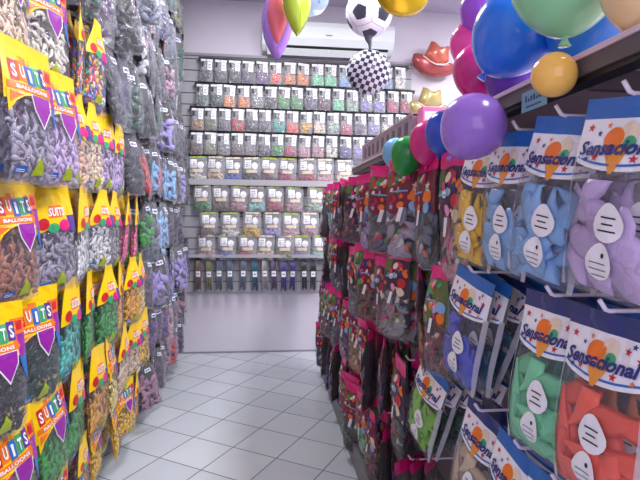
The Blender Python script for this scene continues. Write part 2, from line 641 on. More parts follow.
def kind_sens(seed):           # blue-topped bag with the ice cream print
    g = Bag(0.20, 0.335, 0.045, seed, 0.42, 0.004)
    w2 = 0.095
    hm = SBL if seed % 3 else SND
    b = MB()
    for side in (-1, 1):
        g.patch(b, hm, -w2, w2, g.zv(0.105), g.zv(0.0), 0.002, 6, 2, side=side)
    hd = weld(b.mesh('header'))
    b = MB()
    ed = lambda x: g.zv(0.365 - 0.045 * (x / w2) ** 2)
    g.patch(b, WHT, -w2, w2, 0, g.zv(0.105), 0.0016, 10, 6, edge=ed)
    g.patch(b, WHT, -w2, w2, 0, g.zv(0.105), 0.0016, 10, 6, edge=ed, side=1)
    # thin blue arc under the panel
    for k in range(8):
        xa, xb = -0.085 + k * 0.02125, -0.085 + (k + 1) * 0.02125
        g.poly(b, BLU, [(xa, ed(xa) + 0.012), (xb, ed(xb) + 0.012), (xb, ed(xb) + 0.008), (xa, ed(xa) + 0.008)], 0.0026)
    # ice cream cone
    g.poly(b, CONE, [(-0.026, g.zv(0.25)), (0.026, g.zv(0.25)), (0.004, g.zv(0.375)), (-0.004, g.zv(0.375))], 0.003)
    g.disc(b, ORG, -0.012, g.zv(0.205), 0.02, 0.019, 0.0032)
    g.disc(b, CRM, 0.014, g.zv(0.18), 0.018, 0.02, 0.0031)
    g.disc(b, GRN, 0.02, g.zv(0.225), 0.012, 0.012, 0.0034)
    lt_ = MB()
    g.text(lt_, NAV, 'Sensacional', 0.0, g.zv(0.245), 0.16, 0.024, 0.005, shear=0.25, rot=0.05, bold=0.035)
    rnd = random.Random(3)
    for x, v, m in ((-0.07, .15, RED), (-0.045, .18, NAV), (-0.03, .14, ORG), (0.05, .16, RED), (0.075, .19, RED), (0.035, .30, RED), (0.07, .30, ORG), (-0.06, .31, NAV), (-0.04, .30, RED), (0.06, .13, NAV)):
        g.star(b, m, x, g.zv(v), 0.006 if m is not RED else 0.008)
    pr = b.mesh('printed_panel')
    letters = lt_.mesh('lettering')
    # two white stickers, small dark print
    def sticker(cx, v, rx, rz, lines, rot, dot):
        b = MB()
        cz = g.zv(v)
        pts = []
        for i in range(18):
            a = 2 * PI * i / 18
            k = 1 + (0.16 * math.sin(a) if math.sin(a) > 0 else 0)
            x = math.cos(a) * rx * (1 - 0.2 * max(0, math.sin(a)))
            z = math.sin(a) * rz * k
            c, sn = math.cos(rot), math.sin(rot)
            pts.append((cx + x * c - z * sn, cz + x * sn + z * c))
        g.poly(b, WHT, pts, 0.0032)
        for j, (l, hgt) in enumerate(lines):
            zz = cz + rz * (0.35 - j * 0.36)
            g.patch(b, BLK, cx - rx * l, cx + rx * l, zz - hgt / 2, zz + hgt / 2, 0.0042, 3, 1)
        if dot:
            g.disc(b, BLK, cx + rx * 0.3, cz + rz * 0.45, 0.0035, 0.0045, 0.0042)
        return b.mesh('sticker')
    s1 = sticker(0.012, 0.62, 0.030, 0.031, ((0.5, .0028), (0.35, .0028), (0.55, .0028)), 0.15, False)
    s2 = sticker(0.002, 0.82, 0.028, 0.030, ((0.0, .001), (0.6, .0015), (0.65, .0015), (0.5, .0015)), -0.1, True)
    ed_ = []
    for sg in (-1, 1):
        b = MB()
        g.patch(b, M_EDGE, sg * 0.088, sg * 0.100, g.zv(1.0), g.zv(0.30), 0.002, 2, 14)  # milky side strips: sealed film edges with their highlight streaks painted in
        ed_.append(('sealed_edge_highlight', b.mesh('sealed_edge_highlight', True), 0))
    fl = g.fill(17, 0.14, 0.47, 0.96, M_FILL, rad=0.027, flat=0.55)
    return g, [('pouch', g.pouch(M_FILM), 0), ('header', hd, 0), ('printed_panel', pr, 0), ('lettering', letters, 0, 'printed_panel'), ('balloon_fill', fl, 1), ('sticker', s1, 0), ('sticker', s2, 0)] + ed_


for nm, fn, sd in (('suits', kind_suits, (1, 2, 3, 31, 30)), ('plain', kind_plain, (4, 5, 6, 33)), ('small', kind_small, (7, 8, 9)), ('wide', kind_wide, (10, 11, 12)),
                   ('slim', kind_slim, (13, 14)), ('party', kind_party, (16, 17, 18, 19)), ('sens', kind_sens, (21, 22, 23))):
    KINDS[nm] = [fn(s) for s in sd]

COLORS = {
    'cream': (240, 215, 185), 'silver': (165, 158, 178), 'lilac': (205, 180, 225), 'peach': (240, 195, 165), 'clear-white': (225, 225, 228),
    'copper': (165, 110, 90), 'grey': (150, 147, 152), 'pink': (245, 120, 165), 'black': (25, 25, 28), 'charcoal': (40, 40, 46), 'forest-green': (25, 60, 50),
    'teal': (70, 190, 175), 'green': (50, 160, 60), 'yellow': (245, 195, 30), 'pale-yellow': (245, 220, 130), 'blue': (45, 90, 190), 'navy': (40, 48, 95),
    'red': (215, 50, 55), 'orange': (240, 140, 45), 'purple': (110, 60, 140), 'mauve': (170, 125, 150), 'sky-blue': (135, 185, 235), 'mint': (120, 220, 165),
    'lime': (130, 200, 40), 'coral': (250, 95, 70), 'royal-blue': (70, 85, 200), 'dark-teal': (25, 85, 115), 'plum': (85, 60, 95), 'maroon': (110, 45, 60),
    'crimson': (190, 40, 85), 'lavender': (165, 150, 215), 'brown': (115, 85, 75), 'olive': (130, 130, 85), 'slate': (95, 105, 125), 'indigo': (75, 55, 140),
    'rose': (205, 150, 160), 'sage': (165, 190, 170), 'bronze': (185, 130, 75), 'amber': (240, 175, 40), 'aqua': (140, 205, 205), 'bottle-green': (40, 85, 65),
    'gold': (225, 165, 60), 'multicoloured': (200, 200, 200), 'beige': (215, 190, 160), 'ivory': (235, 230, 215)}

ORD = ['zeroth', 'first', 'second', 'third', 'fourth', 'fifth', 'sixth', 'seventh', 'eighth', 'ninth', 'tenth', 'eleventh', 'twelfth', 'thirteenth', 'fourteenth',
       'fifteenth', 'sixteenth', 'seventeenth', 'eighteenth', 'nineteenth', 'twentieth', 'twenty-first', 'twenty-second']


def bag(kind, name, loc, yaw, color, label, group, var=None, lean=0.0, roll=0.0, scale=1.0, cat='bag of balloons'):
    vs = KINDS[kind]
    g, parts = vs[(var if var is not None else random.randrange(len(vs))) % len(vs)]
    root = empty(name, loc, (lean, roll, yaw))
    root.scale = (scale, scale, scale)
    tag(root, label, cat, group)
    made = {}
    for nm, me, st, *up in parts:
        o = link_mesh(nm, me, made[up[0]] if up else root)
        made[nm] = o
        if nm == 'balloon_fill':
            o.color = lin(COLORS[color])
            o['kind'] = 'stuff'
            if color == 'multicoloured':
                o.material_slots[0].link = 'OBJECT'
                o.material_slots[0].material = M_ASSORT
        elif st:
            o['kind'] = 'stuff'
    return root


# hooks: unit mesh pointing along +x (wall at 0, tip at +length)
def hook_mesh(L, m, r=0.0028):
    b = MB()
    b.tube([(0, 0, 0), (L * 0.5, 0, 0.0), (L - 0.02, 0, 0), (L - 0.012, 0, 0.003), (L, 0, 0.02)], r, m, 8)
    b.box((-0.002, -0.012, -0.02), (0.004, 0.012, 0.02), m)
    return b.mesh('display_hook', True)


HOOK_D = hook_mesh(0.30, mat('hook_zinc', (120, 120, 126), 0.35, 0.8))
HOOK_W = hook_mesh(0.32, mat('hook_white', (225, 215, 228), 0.35), 0.0042)

# ------------------------------------------------------------------ room
XL, XR, YB, YF, ZC = -1.10, 3.6, 5.12, -1.6, 3.52
XG = 0.90            # face of the gondola panel


def plaster(name, rgb, sc=3, amt=0.04):
    m = mat(name, rgb, 0.75, spec=0.25)
    nt = m.node_tree
    b = nt.nodes['Principled BSDF']
    n = nt.nodes.new('ShaderNodeTexNoise')
    n.inputs['Scale'].default_value = sc
    n.inputs['Detail'].default_value = 5
    h = nt.nodes.new('ShaderNodeHueSaturation')
    h.inputs['Color'].default_value = lin(rgb)
    mr = nt.nodes.new('ShaderNodeMapRange')
    mr.inputs['To Min'].default_value = 1 - amt
    mr.inputs['To Max'].default_value = 1 + amt
    tc = nt.nodes.new('ShaderNodeTexCoord')
    nt.links.new(tc.outputs['Object'], n.inputs['Vector'])
    nt.links.new(n.outputs['Fac'], mr.inputs['Value'])
    nt.links.new(mr.outputs['Result'], h.inputs['Value'])
    nt.links.new(h.outputs['Color'], b.inputs['Base Color'])
    return m


M_WALL = plaster('wall_paint', (214, 208, 218))
M_CEIL = plaster('ceiling_paint', (190, 182, 200), 2)


def floor_material():
    m = mat('floor_tiles', (205, 208, 215), 0.22)
    nt = m.node_tree
    b = nt.nodes['Principled BSDF']
    tc = nt.nodes.new('ShaderNodeTexCoord')
    mp = nt.nodes.new('ShaderNodeMapping')
    mp.inputs['Rotation'].default_value = (0, 0, math.radians(TILE_ROT))
    mp.inputs['Location'].default_value = TILE_OFF + (0,)
    br = nt.nodes.new('ShaderNodeTexBrick')
    br.offset = 0.0
    br.inputs['Color1'].default_value = lin((200, 205, 210))
    br.inputs['Color2'].default_value = lin((188, 193, 200))
    br.inputs['Mortar'].default_value = lin((118, 118, 124))
    br.inputs['Scale'].default_value = 1.0
    br.inputs['Mortar Size'].default_value = 0.004
    br.inputs['Mortar Smooth'].default_value = 0.2
    br.inputs['Brick Width'].default_value = TILE
    br.inputs['Row Height'].default_value = TILE
    nz = nt.nodes.new('ShaderNodeTexNoise')
    nz.inputs['Scale'].default_value = 6
    nz.inputs['Detail'].default_value = 6
    mr = nt.nodes.new('ShaderNodeMapRange')
    mr.inputs['To Min'].default_value = 0.94
    mr.inputs['To Max'].default_value = 1.05
    hs = nt.nodes.new('ShaderNodeHueSaturation')
    bp = nt.nodes.new('ShaderNodeBump')
    bp.inputs['Strength'].default_value = 0.3
    bp.inputs['Distance'].default_value = 0.002
    bp.invert = True
    nt.links.new(tc.outputs['Object'], mp.inputs['Vector'])
    nt.links.new(mp.outputs['Vector'], br.inputs['Vector'])
    nt.links.new(tc.outputs['Object'], nz.inputs['Vector'])
    nt.links.new(nz.outputs['Fac'], mr.inputs['Value'])
    nt.links.new(mr.outputs['Result'], hs.inputs['Value'])
    nt.links.new(br.outputs['Color'], hs.inputs['Color'])
    nt.links.new(hs.outputs['Color'], b.inputs['Base Color'])
    nt.links.new(br.outputs['Fac'], bp.inputs['Height'])
    nt.links.new(bp.outputs['Normal'], b.inputs['Normal'])
    return m


TILE = 0.305
TILE_ROT = 32.0
_r = ray(194, 437)
_p = (CAM + _r * (-CAM.z / _r.z)).xy       # a tile corner on the floor
_c, _s = math.cos(math.radians(TILE_ROT)), math.sin(math.radians(TILE_ROT))
TILE_OFF = (-(_p.x * _c - _p.y * _s), -(_p.x * _s + _p.y * _c))


def slab(name, lo, hi, m):
    b = MB()
    b.box(lo, hi, m)
    return struct(b.obj(name))


slab('floor', (XL - 0.1, YF, -0.1), (XR + 0.1, YB + 0.1, 0), floor_material())
slab('ceiling', (XL - 0.1, YF, ZC), (XR + 0.1, YB + 0.1, ZC + 0.1), M_CEIL)
slab('wall_back', (XL - 0.1, YB, 0), (XR + 0.1, YB + 0.1, ZC), M_WALL)
slab('wall_left', (XL - 0.1, YF, 0), (XL, YB, ZC), M_WALL)
slab('wall_right', (XR, YF, 0), (XR + 0.1, YB, ZC), M_WALL)
slab('baseboard_back', (XL, YB - 0.008, 0), (XR, YB, 0.016), mat('skirting', (140, 136, 144), 0.5))


# slat panels: boards with dark slots between
M_SLAT = mat('slatwall_grey', (176, 174, 180), 0.5)
M_SLOT = mat('slatwall_slot', (70, 68, 74), 0.5)


def slat_panel(name, axis, u0, u1, z0, z1, face, thick, sgn, label, pitch=0.11, m=M_SLAT):
    b = MB()

    def bx(ua, ub, fa, fb, za, zb, mm):
        lo, hi = min(fa, fb), max(fa, fb)
        if axis == 'x':
            b.box((ua, lo, za), (ub, hi, zb), mm)
        else:
            b.box((lo, ua, za), (hi, ub, zb), mm)
    bx(u0, u1, face - sgn * thick * 0.45, face - sgn * thick, z0, z1, M_SLOT)
    z = z0
    while z < z1 - 0.01:
        bx(u0, u1, face, face - sgn * thick * 0.5, z, min(z1, z + pitch - 0.009), m)
        z += pitch
    return tag(b.obj(name), label, 'display panel')


YP = YB
slat_panel('slatwall_panel', 'x', XL + 0.05, 1.50, 0.63, 2.965, YP - 0.02, 0.02, -1, 'grey slotted display panel fixed on the far wall above bare white plaster')
# top trim rail of the back panel, ledges and hanging rails
b = MB()
b.box((XL + 0.05, YP - 0.035, 2.965), (1.50, YP, 2.99), mat('rail_grey', (150, 146, 155), 0.5))
tag(b.obj('cap_rail'), 'thin grey rail capping the far slotted panel under the air conditioner', 'rail')
for zz, nm in ((1.715, 'wide grey ledge across the far panel under the fifth row of bags'), (1.0, 'grey ledge across the far panel above the slim balloon packs')):
    b = MB()
    b.box((-0.78, YP - 0.12, zz), (1.45, YP - 0.02, zz + (0.035 if zz > 1.5 else 0.02)), mat('ledge_grey', (150, 147, 152), 0.4))
    b.box((-0.78, YP - 0.122, zz - 0.012), (1.45, YP - 0.118, zz + (0.045 if zz > 1.5 else 0.02)), mat('ledge_lip', (178, 175, 180), 0.4))
    tag(b.obj('display_ledge'), nm, 'ledge')

slat_panel('slatwall_panel', 'y', 0.2, YB - 0.06, 0.1, 3.5, XL + 0.022, 0.02, 1, 'grey slotted display panel along the long side wall behind yellow-topped bags')

# ------------------------------------------------------------------ long side wall bags
HX0 = XL + 0.024
ROWS_L = [0.47, 0.80, 1.16, 1.53, 1.91, 2.29, 2.67, 3.05, 3.42]
ROWNAME = ['lowest row', 'second row up', 'third row up', 'fourth row up', 'fifth row up', 'sixth row up', 'seventh row up', 'eighth row up', 'ninth row up']
NEAR = {0: ['yellow', 'yellow', 'multicoloured', 'multicoloured', 'yellow', 'yellow', 'yellow', 'orange', 'red', 'cream'],
        1: ['blue', 'multicoloured', 'green', 'green', 'gold', 'pale-yellow', 'cream', 'cream', 'yellow', 'red', 'red'],
        2: ['black', 'black', 'forest-green', 'teal', 'green', 'green', 'gold', 'amber', 'pale-yellow', 'blue', 'blue', 'mauve'],
        3: ['copper', 'copper', 'silver', 'clear-white', 'clear-white', 'grey', 'pink', 'pink', 'pink', 'yellow', 'grey'],
        4: ['cream', 'silver', 'lilac', 'peach', 'cream', 'lilac', 'lilac', 'grey'],
        5: ['cream', 'ivory', 'multicoloured', 'multicoloured', 'silver', 'lilac', 'grey']}
YLIM = {0: 3.3, 1: 3.4, 2: 3.3, 3: 3.35, 4: 2.95, 5: 2.6}
FARC = {0: ['mauve', 'plum', 'red'], 1: ['mauve', 'plum', 'purple', 'rose'], 2: ['purple', 'plum', 'mauve', 'lavender', 'charcoal'],
        3: ['lilac', 'slate', 'green', 'sky-blue', 'charcoal', 'plum'], 4: ['red', 'black', 'sky-blue', 'charcoal', 'black', 'charcoal', 'lavender'],
        5: ['black', 'plum', 'navy', 'black', 'charcoal', 'maroon', 'bottle-green', 'lavender'], 6: ['black', 'navy', 'charcoal', 'bottle-green', 'plum', 'clear-white', 'mauve'],
        7: ['black', 'bottle-green', 'ivory', 'maroon', 'slate', 'navy', 'lilac'], 8: ['black', 'charcoal', 'bottle-green', 'maroon', 'olive', 'clear-white']}
rl = random.Random(11)
for ri, z in enumerate(ROWS_L):
    y = {4: 1.26, 3: 1.36, 2: 1.22, 1: 1.28, 5: 1.62}.get(ri, 1.3)
    k = 0
    hooks = 0
    while y < YB - 0.16:
        yellow = y < YLIM.get(ri, 0)
        seq = NEAR.get(ri, [])
        col = seq[min(k, len(seq) - 1)] if yellow and seq else rl.choice(FARC[ri])
        n = 3 if (y > 1.9) else 2
        if ri == 0 and y > 3.6:
            n = 2
        placed = []
        for s in range(n):
            tipx = -0.78 - 0.062 * s + (0.09 * (1 - smst(1.6, 2.2, y)) if ri == 4 else 0)
            loc = Vector((tipx + rl.uniform(-.01, .01), y + rl.uniform(-.012, .012), z))
            if not in_view([loc, loc + Vector((0, -.13, 0)), loc + Vector((0, .13, 0)), loc + Vector((0, -.13, -.38)), loc + Vector((0, .13, -.38))]):
                continue
            placed.append((s, loc))
        if placed:
            hooks += 1
            h = link_mesh('display_hook', HOOK_D)
            h.location = (HX0, y, z + 0.004)
            tag(h, 'metal hook holding %s balloon bags, %s hook from camera, side wall %s' % (col, ORD[hooks], ROWNAME[ri]), 'hook', 'hooks on the side wall')
            for q, (s, loc) in enumerate(placed):
                yaw = math.radians(90) - math.radians(rl.uniform(2, 16) if y < 2.0 else rl.uniform(-18, 16) if yellow else rl.uniform(-12, 40)) - (0.10 if y < 2.0 else 0.2) * s + (rl.uniform(-.5, .4) if not yellow else 0)
                which = ['front one', 'second', 'third'][s]
                if yellow:
                    lab = '%s yellow-topped balloon bag, %s on %s hook from camera, side wall %s' % (col, which, ORD[hooks], ROWNAME[ri])
                    bag('suits', 'balloon_bag', loc, yaw, col, lab, 'yellow-topped balloon bags on the side wall', var=(rl.randrange(3) if y < 1.95 else rl.choice((0, 3, 3, 4, 4))), lean=rl.uniform(-.05, .05), roll=rl.uniform(-.07, .07), scale=(rl.uniform(0.95, 1.02) if ri else 0.78))
                else:
                    lab = '%s dark-topped clear bag, %s on %s hook from camera, side wall %s' % (col, which, ORD[hooks], ROWNAME[ri])
                    bag('plain', 'clear_balloon_bag', loc, yaw, col, lab, 'dark-topped clear bags on the side wall', lean=rl.uniform(-.15, .1), roll=rl.uniform(-.16, .16), scale=(rl.uniform(0.85, 1.12) if ri else 0.8))
        k += 1
        y += (0.30 if y < 2.0 else 0.225) if yellow else 0.185

# ------------------------------------------------------------------ far wall bags
BW = []          # (kind, top pixel y at left, y at right reference, [(px, colour)])
def lerp_list(x0, pitch, cols):
    return [(x0 + i * pitch, c) for i, c in enumerate(cols)]


r1 = lerp_list(207, 13.6, ['charcoal', 'plum', 'charcoal', 'plum', 'purple', 'coral', 'orange', 'orange', 'mint', 'mint', 'sky-blue', 'sky-blue', 'cream', 'sky-blue', 'ivory'])
r2 = lerp_list(203, 13.4, ['bottle-green', 'bottle-green', 'orange', 'orange', 'grey', 'charcoal', 'green', 'green', 'plum', 'maroon', 'mint', 'sage', 'lavender', 'lavender', 'crimson', 'crimson'])
r3 = lerp_list(198, 13.4, ['bronze', 'olive', 'plum', 'red', 'charcoal', 'plum', 'teal', 'coral', 'amber', 'cream', 'sage', 'crimson', 'plum', 'lavender', 'ivory', 'aqua'])
r4 = lerp_list(197, 13.4, ['brown', 'olive', 'grey', 'brown', 'grey', 'plum', 'green', 'crimson', 'rose', 'rose', 'ivory', 'indigo', 'lavender', 'slate', 'aqua', 'ivory'])
px5 = [197, 216, 233, 251, 269, 287, 306, 324, 343]
r5 = list(zip(px5, ['ivory', 'cream', 'blue', 'charcoal', 'maroon', 'crimson', 'crimson', 'rose', 'ivory']))
r6 = list(zip([202, 221, 240, 257, 275, 294, 316, 333], ['green', 'brown', 'rose', 'aqua', 'crimson', 'rose', 'sage', 'cream']))
r7 = list(zip([209, 230, 252, 272, 291, 310, 329], ['brown', 'ivory', 'yellow', 'lavender', 'rose', 'rose', 'plum']))
r8 = list(zip([206, 227, 247, 266, 285, 302, 321], ['rose', 'blue', 'crimson', 'beige', 'olive', 'lavender', 'aqua']))
r9 = list(zip([199, 209, 219.5, 230, 244, 255, 264.5, 274, 284, 294, 304.5, 314, 328],
              ['brown', 'olive', 'slate', 'slate', 'slate', 'dark-teal', 'grey', 'plum', 'indigo', 'indigo', 'charcoal', 'black', 'coral']))
# hanging height of each row, metres
ZR = [2.90, 2.66, 2.43, 2.195, 1.965, 1.685, 1.425, 1.20, 0.975]
RN = ['top', 'second', 'third', 'fourth', 'fifth', 'sixth', 'seventh', 'eighth', 'lowest']
rb = random.Random(5)
M_RAIL = mat('rail_black', (28, 27, 32), 0.45)
for ri, (row, kd) in enumerate(zip([r1, r2, r3, r4, r5, r6, r7, r8, r9], ['small'] * 4 + ['wide'] * 4 + ['slim'])):
    z = ZR[ri]
    yy = YP - 0.085
    b = MB()
    xs = [at_y(px, 210, yy).x for px, c in row]
    if ri != 0:
        pass
    b.box((min(xs) - 0.08, YP - 0.075, z + (0.012 if ri < 5 else 0)), (max(xs) + 0.09, YP - 0.05, z + (0.042 if ri < 5 else 0.016)), M_RAIL)
    for sx in (min(xs) - 0.05, 0.5 * (min(xs) + max(xs)), max(xs) + 0.06):
        b.box((sx - 0.006, YP - 0.055, z + 0.012), (sx + 0.006, YP - 0.018, z + 0.026), M_RAIL)
    for x in xs:
        b.tube([(x, YP - 0.055, z + 0.003), (x, YP - 0.115, z + 0.003), (x, YP - 0.12, z + 0.012)], 0.0022, M_RAIL, 6)
    tag(b.obj('hanging_rail'), 'black hanging rail carrying the %s row of bags on the far wall' % RN[ri], 'rail', None)
    for i, (px, c) in enumerate(row):
        x = at_y(px, 210, yy).x
        loc = Vector((x + rb.uniform(-.004, .004), YP - 0.098, z + rb.uniform(-.004, .004)))
        noun = {'small': 'small card-topped bag of %s balloons', 'wide': 'wide pale bag of %s balloons', 'slim': 'slim banded pack of %s balloons'}[kd] % c
        lab = '%s, %s from side wall, far wall %s row' % (noun, ORD[i + 1], RN[ri])
        bag(kd, {'small': 'card_topped_bag', 'wide': 'wide_balloon_bag', 'slim': 'slim_balloon_pack'}[kd], loc, rb.uniform(-.15, .15), c, lab,
            {'small': 'card-topped bags on the far wall', 'wide': 'wide pale bags on the far wall', 'slim': 'slim balloon packs on the far wall'}[kd],
            lean=rb.uniform(-.05, .02), roll=rb.uniform(-.04, .04))

# ------------------------------------------------------------------ gondola
M_GP = mat('gondola_panel', (215, 200, 212), 0.5)
M_GD = mat('gondola_brown', (92, 80, 84), 0.45)
gon = empty('gondola', (XG + 0.1, 2.5, 0))
tag(gon, 'long free-standing gondola shelving with brown fascia along the aisle', 'display shelving')
gx, gy = XG + 0.1, 2.5


def gpart(name, boxes, bevel=0.0):
    b = MB()
    for lo, hi, m in boxes:
        b.box((lo[0] - gx, lo[1] - gy, lo[2]), (hi[0] - gx, hi[1] - gy, hi[2]), m)
    return b.obj(name, gon, bevel=bevel)


GY0, GY1 = 0.30, 4.42
GYT = 3.28
gpart('back_panel', [((XG, GY0, 0.12), (XG + 0.03, GYT, 1.73), M_GP), ((XG, GYT, 0.12), (XG + 0.03, GY1, 1.62), M_GP)])
gpart('plinth', [((0.515, GY0, 0.0), (XG + 0.03, GY1, 0.13), mat('plinth_grey', (120, 118, 125), 0.45))], 0.004)
gpart('top_shelf', [((0.585, GY0, 1.727), (1.25, GYT, 1.742), mat('shelf_pale', (205, 180, 190), 0.45))], 0.002)
gpart('fascia', [((0.575, GY0, 1.705), (0.595, GYT, 1.735), M_GD), ((0.570, GY0, 1.735), (0.60, GYT, 1.745), mat('shelf_edge', (215, 190, 200), 0.4))])
gpart('light_rail', [((0.582, GY0, 1.695), (0.62, GYT, 1.706), BLK)])
for yy in (0.9, 2.1, 3.2):
    gpart('shelf_bracket', [((0.62, yy, 1.69), (XG, yy + 0.02, 1.728), M_GD)])

ROWS_R = [1.63, 1.265, 0.89, 0.49]
RRN = ['top row', 'second row down', 'third row down', 'lowest row']
SENS = {0: [(0.765, ['lilac', 'lilac']), (0.955, ['sky-blue', 'sky-blue', 'clear-white']), (1.13, ['sky-blue', 'silver']), (1.29, ['yellow', 'mint'])],
        1: [(0.80, ['coral', 'orange', 'navy']), (0.965, ['mint', 'teal', 'navy']), (1.36, ['royal-blue', 'dark-teal', 'dark-teal', 'navy', 'navy'])],
        2: [(0.92, ['coral']), (1.07, ['pink', 'navy']), (1.29, ['beige', 'navy']), (1.70, ['lime', 'forest-green', 'bottle-green', 'charcoal', 'charcoal'])],
        3: []}
PSTART = {0: 1.52, 1: 1.60, 2: 1.96, 3: 1.9}
PCOL = {0: ['rose', 'slate', 'silver', 'slate', 'teal', 'lavender', 'plum', 'teal', 'crimson', 'plum', 'slate', 'aqua', 'brown', 'maroon'],
        1: ['maroon', 'bronze', 'grey', 'plum', 'brown', 'orange', 'slate', 'lavender', 'slate', 'navy', 'slate', 'navy', 'plum'],
        2: ['charcoal', 'plum', 'charcoal', 'slate', 'bronze', 'purple', 'slate', 'plum', 'charcoal', 'maroon', 'charcoal', 'black'],
        3: ['plum', 'purple', 'maroon', 'mint', 'charcoal', 'green', 'brown', 'maroon', 'black', 'royal-blue', 'navy', 'navy']}
rr = random.Random(21)


def hang_right(ri, y, cols, kind, hooks, maxn):
    z = ROWS_R[ri] + (rr.uniform(-.045, .03) if kind == 'party' and y > 1.8 else 0)
    base = math.radians(rr.choice((rr.uniform(0, 30), rr.uniform(-60, -15), rr.uniform(15, 60))) if y > 1.8 else rr.uniform(0, 18))
    placed = []
    for s, c in enumerate(cols[:maxn]):
        gap = 0.052 if kind == 'sens' else 0.055
        x = 0.605 + gap * s
        if kind == 'party':
            x -= 0.02 + 0.055 * smst(1.7, 2.4, y)
        loc = Vector((x + rr.uniform(-.006, .006), y + rr.uniform(-.012, .012), z))
        if in_view([loc, loc + Vector((0, -.1, 0)), loc + Vector((0, .1, 0)), loc + Vector((0, -.1, -.36)), loc + Vector((0, .1, -.36))]):
            placed.append((s, c, loc))
    if not placed:
        return hooks
    hooks += 1
    h = link_mesh('display_hook', HOOK_W)
    h.location = (XG - 0.002, y, z + (0.019 if kind == 'sens' else 0.004))
    h.rotation_euler = (0, 0, PI)
    tag(h, 'white hook holding %s bags, %s hook from camera, gondola %s' % (placed[0][1], ORD[hooks], RRN[ri]), 'hook', 'white hooks on the gondola')
    for s, c, loc in placed:
        which = ['front one', 'second', 'third', 'fourth', 'fifth'][s]
        if kind == 'sens':
            yaw = -PI / 2 + math.radians(rr.uniform(2, 12)) + 0.06 * s
            lab = '%s blue-topped balloon bag, %s on %s hook from camera, gondola %s' % (c, which, ORD[hooks], RRN[ri])
            bag('sens', 'printed_balloon_bag', loc, yaw, c, lab, 'blue-topped balloon bags on the gondola', lean=rr.uniform(-.10, -.02), roll=(rr.uniform(.0, .06) if y < 0.98 and ri else rr.uniform(.22, .34) if (ri, y) in ((1, 1.36), (2, 1.70)) else rr.uniform(.08, .2)), scale=1.02)
        else:
            yaw = -PI / 2 + base + 0.12 * s
            lab = '%s magenta-topped party bag, %s on %s hook from camera, gondola %s' % (c, which, ORD[hooks], RRN[ri])
            bag('party', 'party_bag', loc, yaw, c, lab, 'magenta-topped party bags on the gondola', lean=rr.uniform(-.08, .1), roll=rr.uniform(-.12, .12), scale=rr.uniform(0.88, 1.06), cat='party bag')
    return hooks


for ri in range(4):
    hooks = 0
    for y, cols in SENS[ri]:
        hooks = hang_right(ri, y, cols, 'sens', hooks, 5)
    y = PSTART[ri]
    k = 0
    while y < 4.35:
        c = PCOL[ri][min(k, len(PCOL[ri]) - 1)]
        nn = 4 if c == 'mint' else (3 if y < 3.6 else 2)
        hooks = hang_right(ri, y, [c] * nn, 'party', hooks, nn)
        y += 0.215
        k += 1

# price ticket on the fascia
b = MB()
b.box((-0.002, -0.05, -0.022), (0.0, 0.05, 0.022), mat('ticket_teal', (120, 165, 175), 0.5))
tk = b.obj('price_ticket')
tk.location = (0.5745, 1.03, 1.698)
tag(tk, 'small teal price ticket stuck on the brown gondola fascia', 'price ticket')
b = MB()
for i in range(7):
    hh = 0.010 + 0.004 * math.sin(i * 2.3)
    b.box((-0.0028, -0.038 + i * 0.011, -0.002), (-0.002, -0.032 + i * 0.011, -0.002 + hh), NAV)
b.box((-0.0028, -0.03, -0.014), (-0.002, 0.03, -0.011), NAV)
b.obj('ticket_print', tk)

# boxes on the top shelf
b = MB()
L = 1.05
M_CART = mat('carton_grey', (150, 132, 145), 0.5)
b.box((0, 0, 0), (0.13, L, 0.115), M_CART)
ct = b.obj('display_carton', bevel=0.003)
ct.location = (0.60, 2.02, 1.745)
tag(ct, 'long grey carton with dark slots standing on the gondola top shelf', 'carton')
for i in range(9):
    b = MB()
    y0 = 0.06 + i * 0.108
    b.box((-0.002, y0, 0.03), (0.001, y0 + 0.045, 0.088), mat('slot_dark', (98, 82, 94), 0.6))
    b.obj('slot', ct)
b = MB()
b.box((-0.002, 0, 0.105), (0.06, L, 0.117), mat('carton_rim', (180, 150, 165), 0.5))
b.obj('carton_rim', ct)
b = MB()
b.box((0, 0, 0), (0.11, 0.07, 0.125), mat('box_pink', (240, 130, 180), 0.4))
pb = b.obj('gift_box', bevel=0.003)
pb.location = (0.615, 1.93, 1.745)
tag(pb, 'pink-edged box with white front beside the grey carton on the shelf', 'box')
b = MB()
b.box((0.008, -0.002, 0.01), (0.102, 0.0005, 0.105), WHT)
b.obj('white_front', pb)

# ------------------------------------------------------------------ inflated balloons
def latex_mat(name, rgb):
    m = mat(name, rgb, 0.22, coat=0.25)
    b = m.node_tree.nodes['Principled BSDF']
    b.inputs['Subsurface Weight'].default_value = 0.12
    b.inputs['Subsurface Radius'].default_value = (0.02, 0.02, 0.02)
    return m


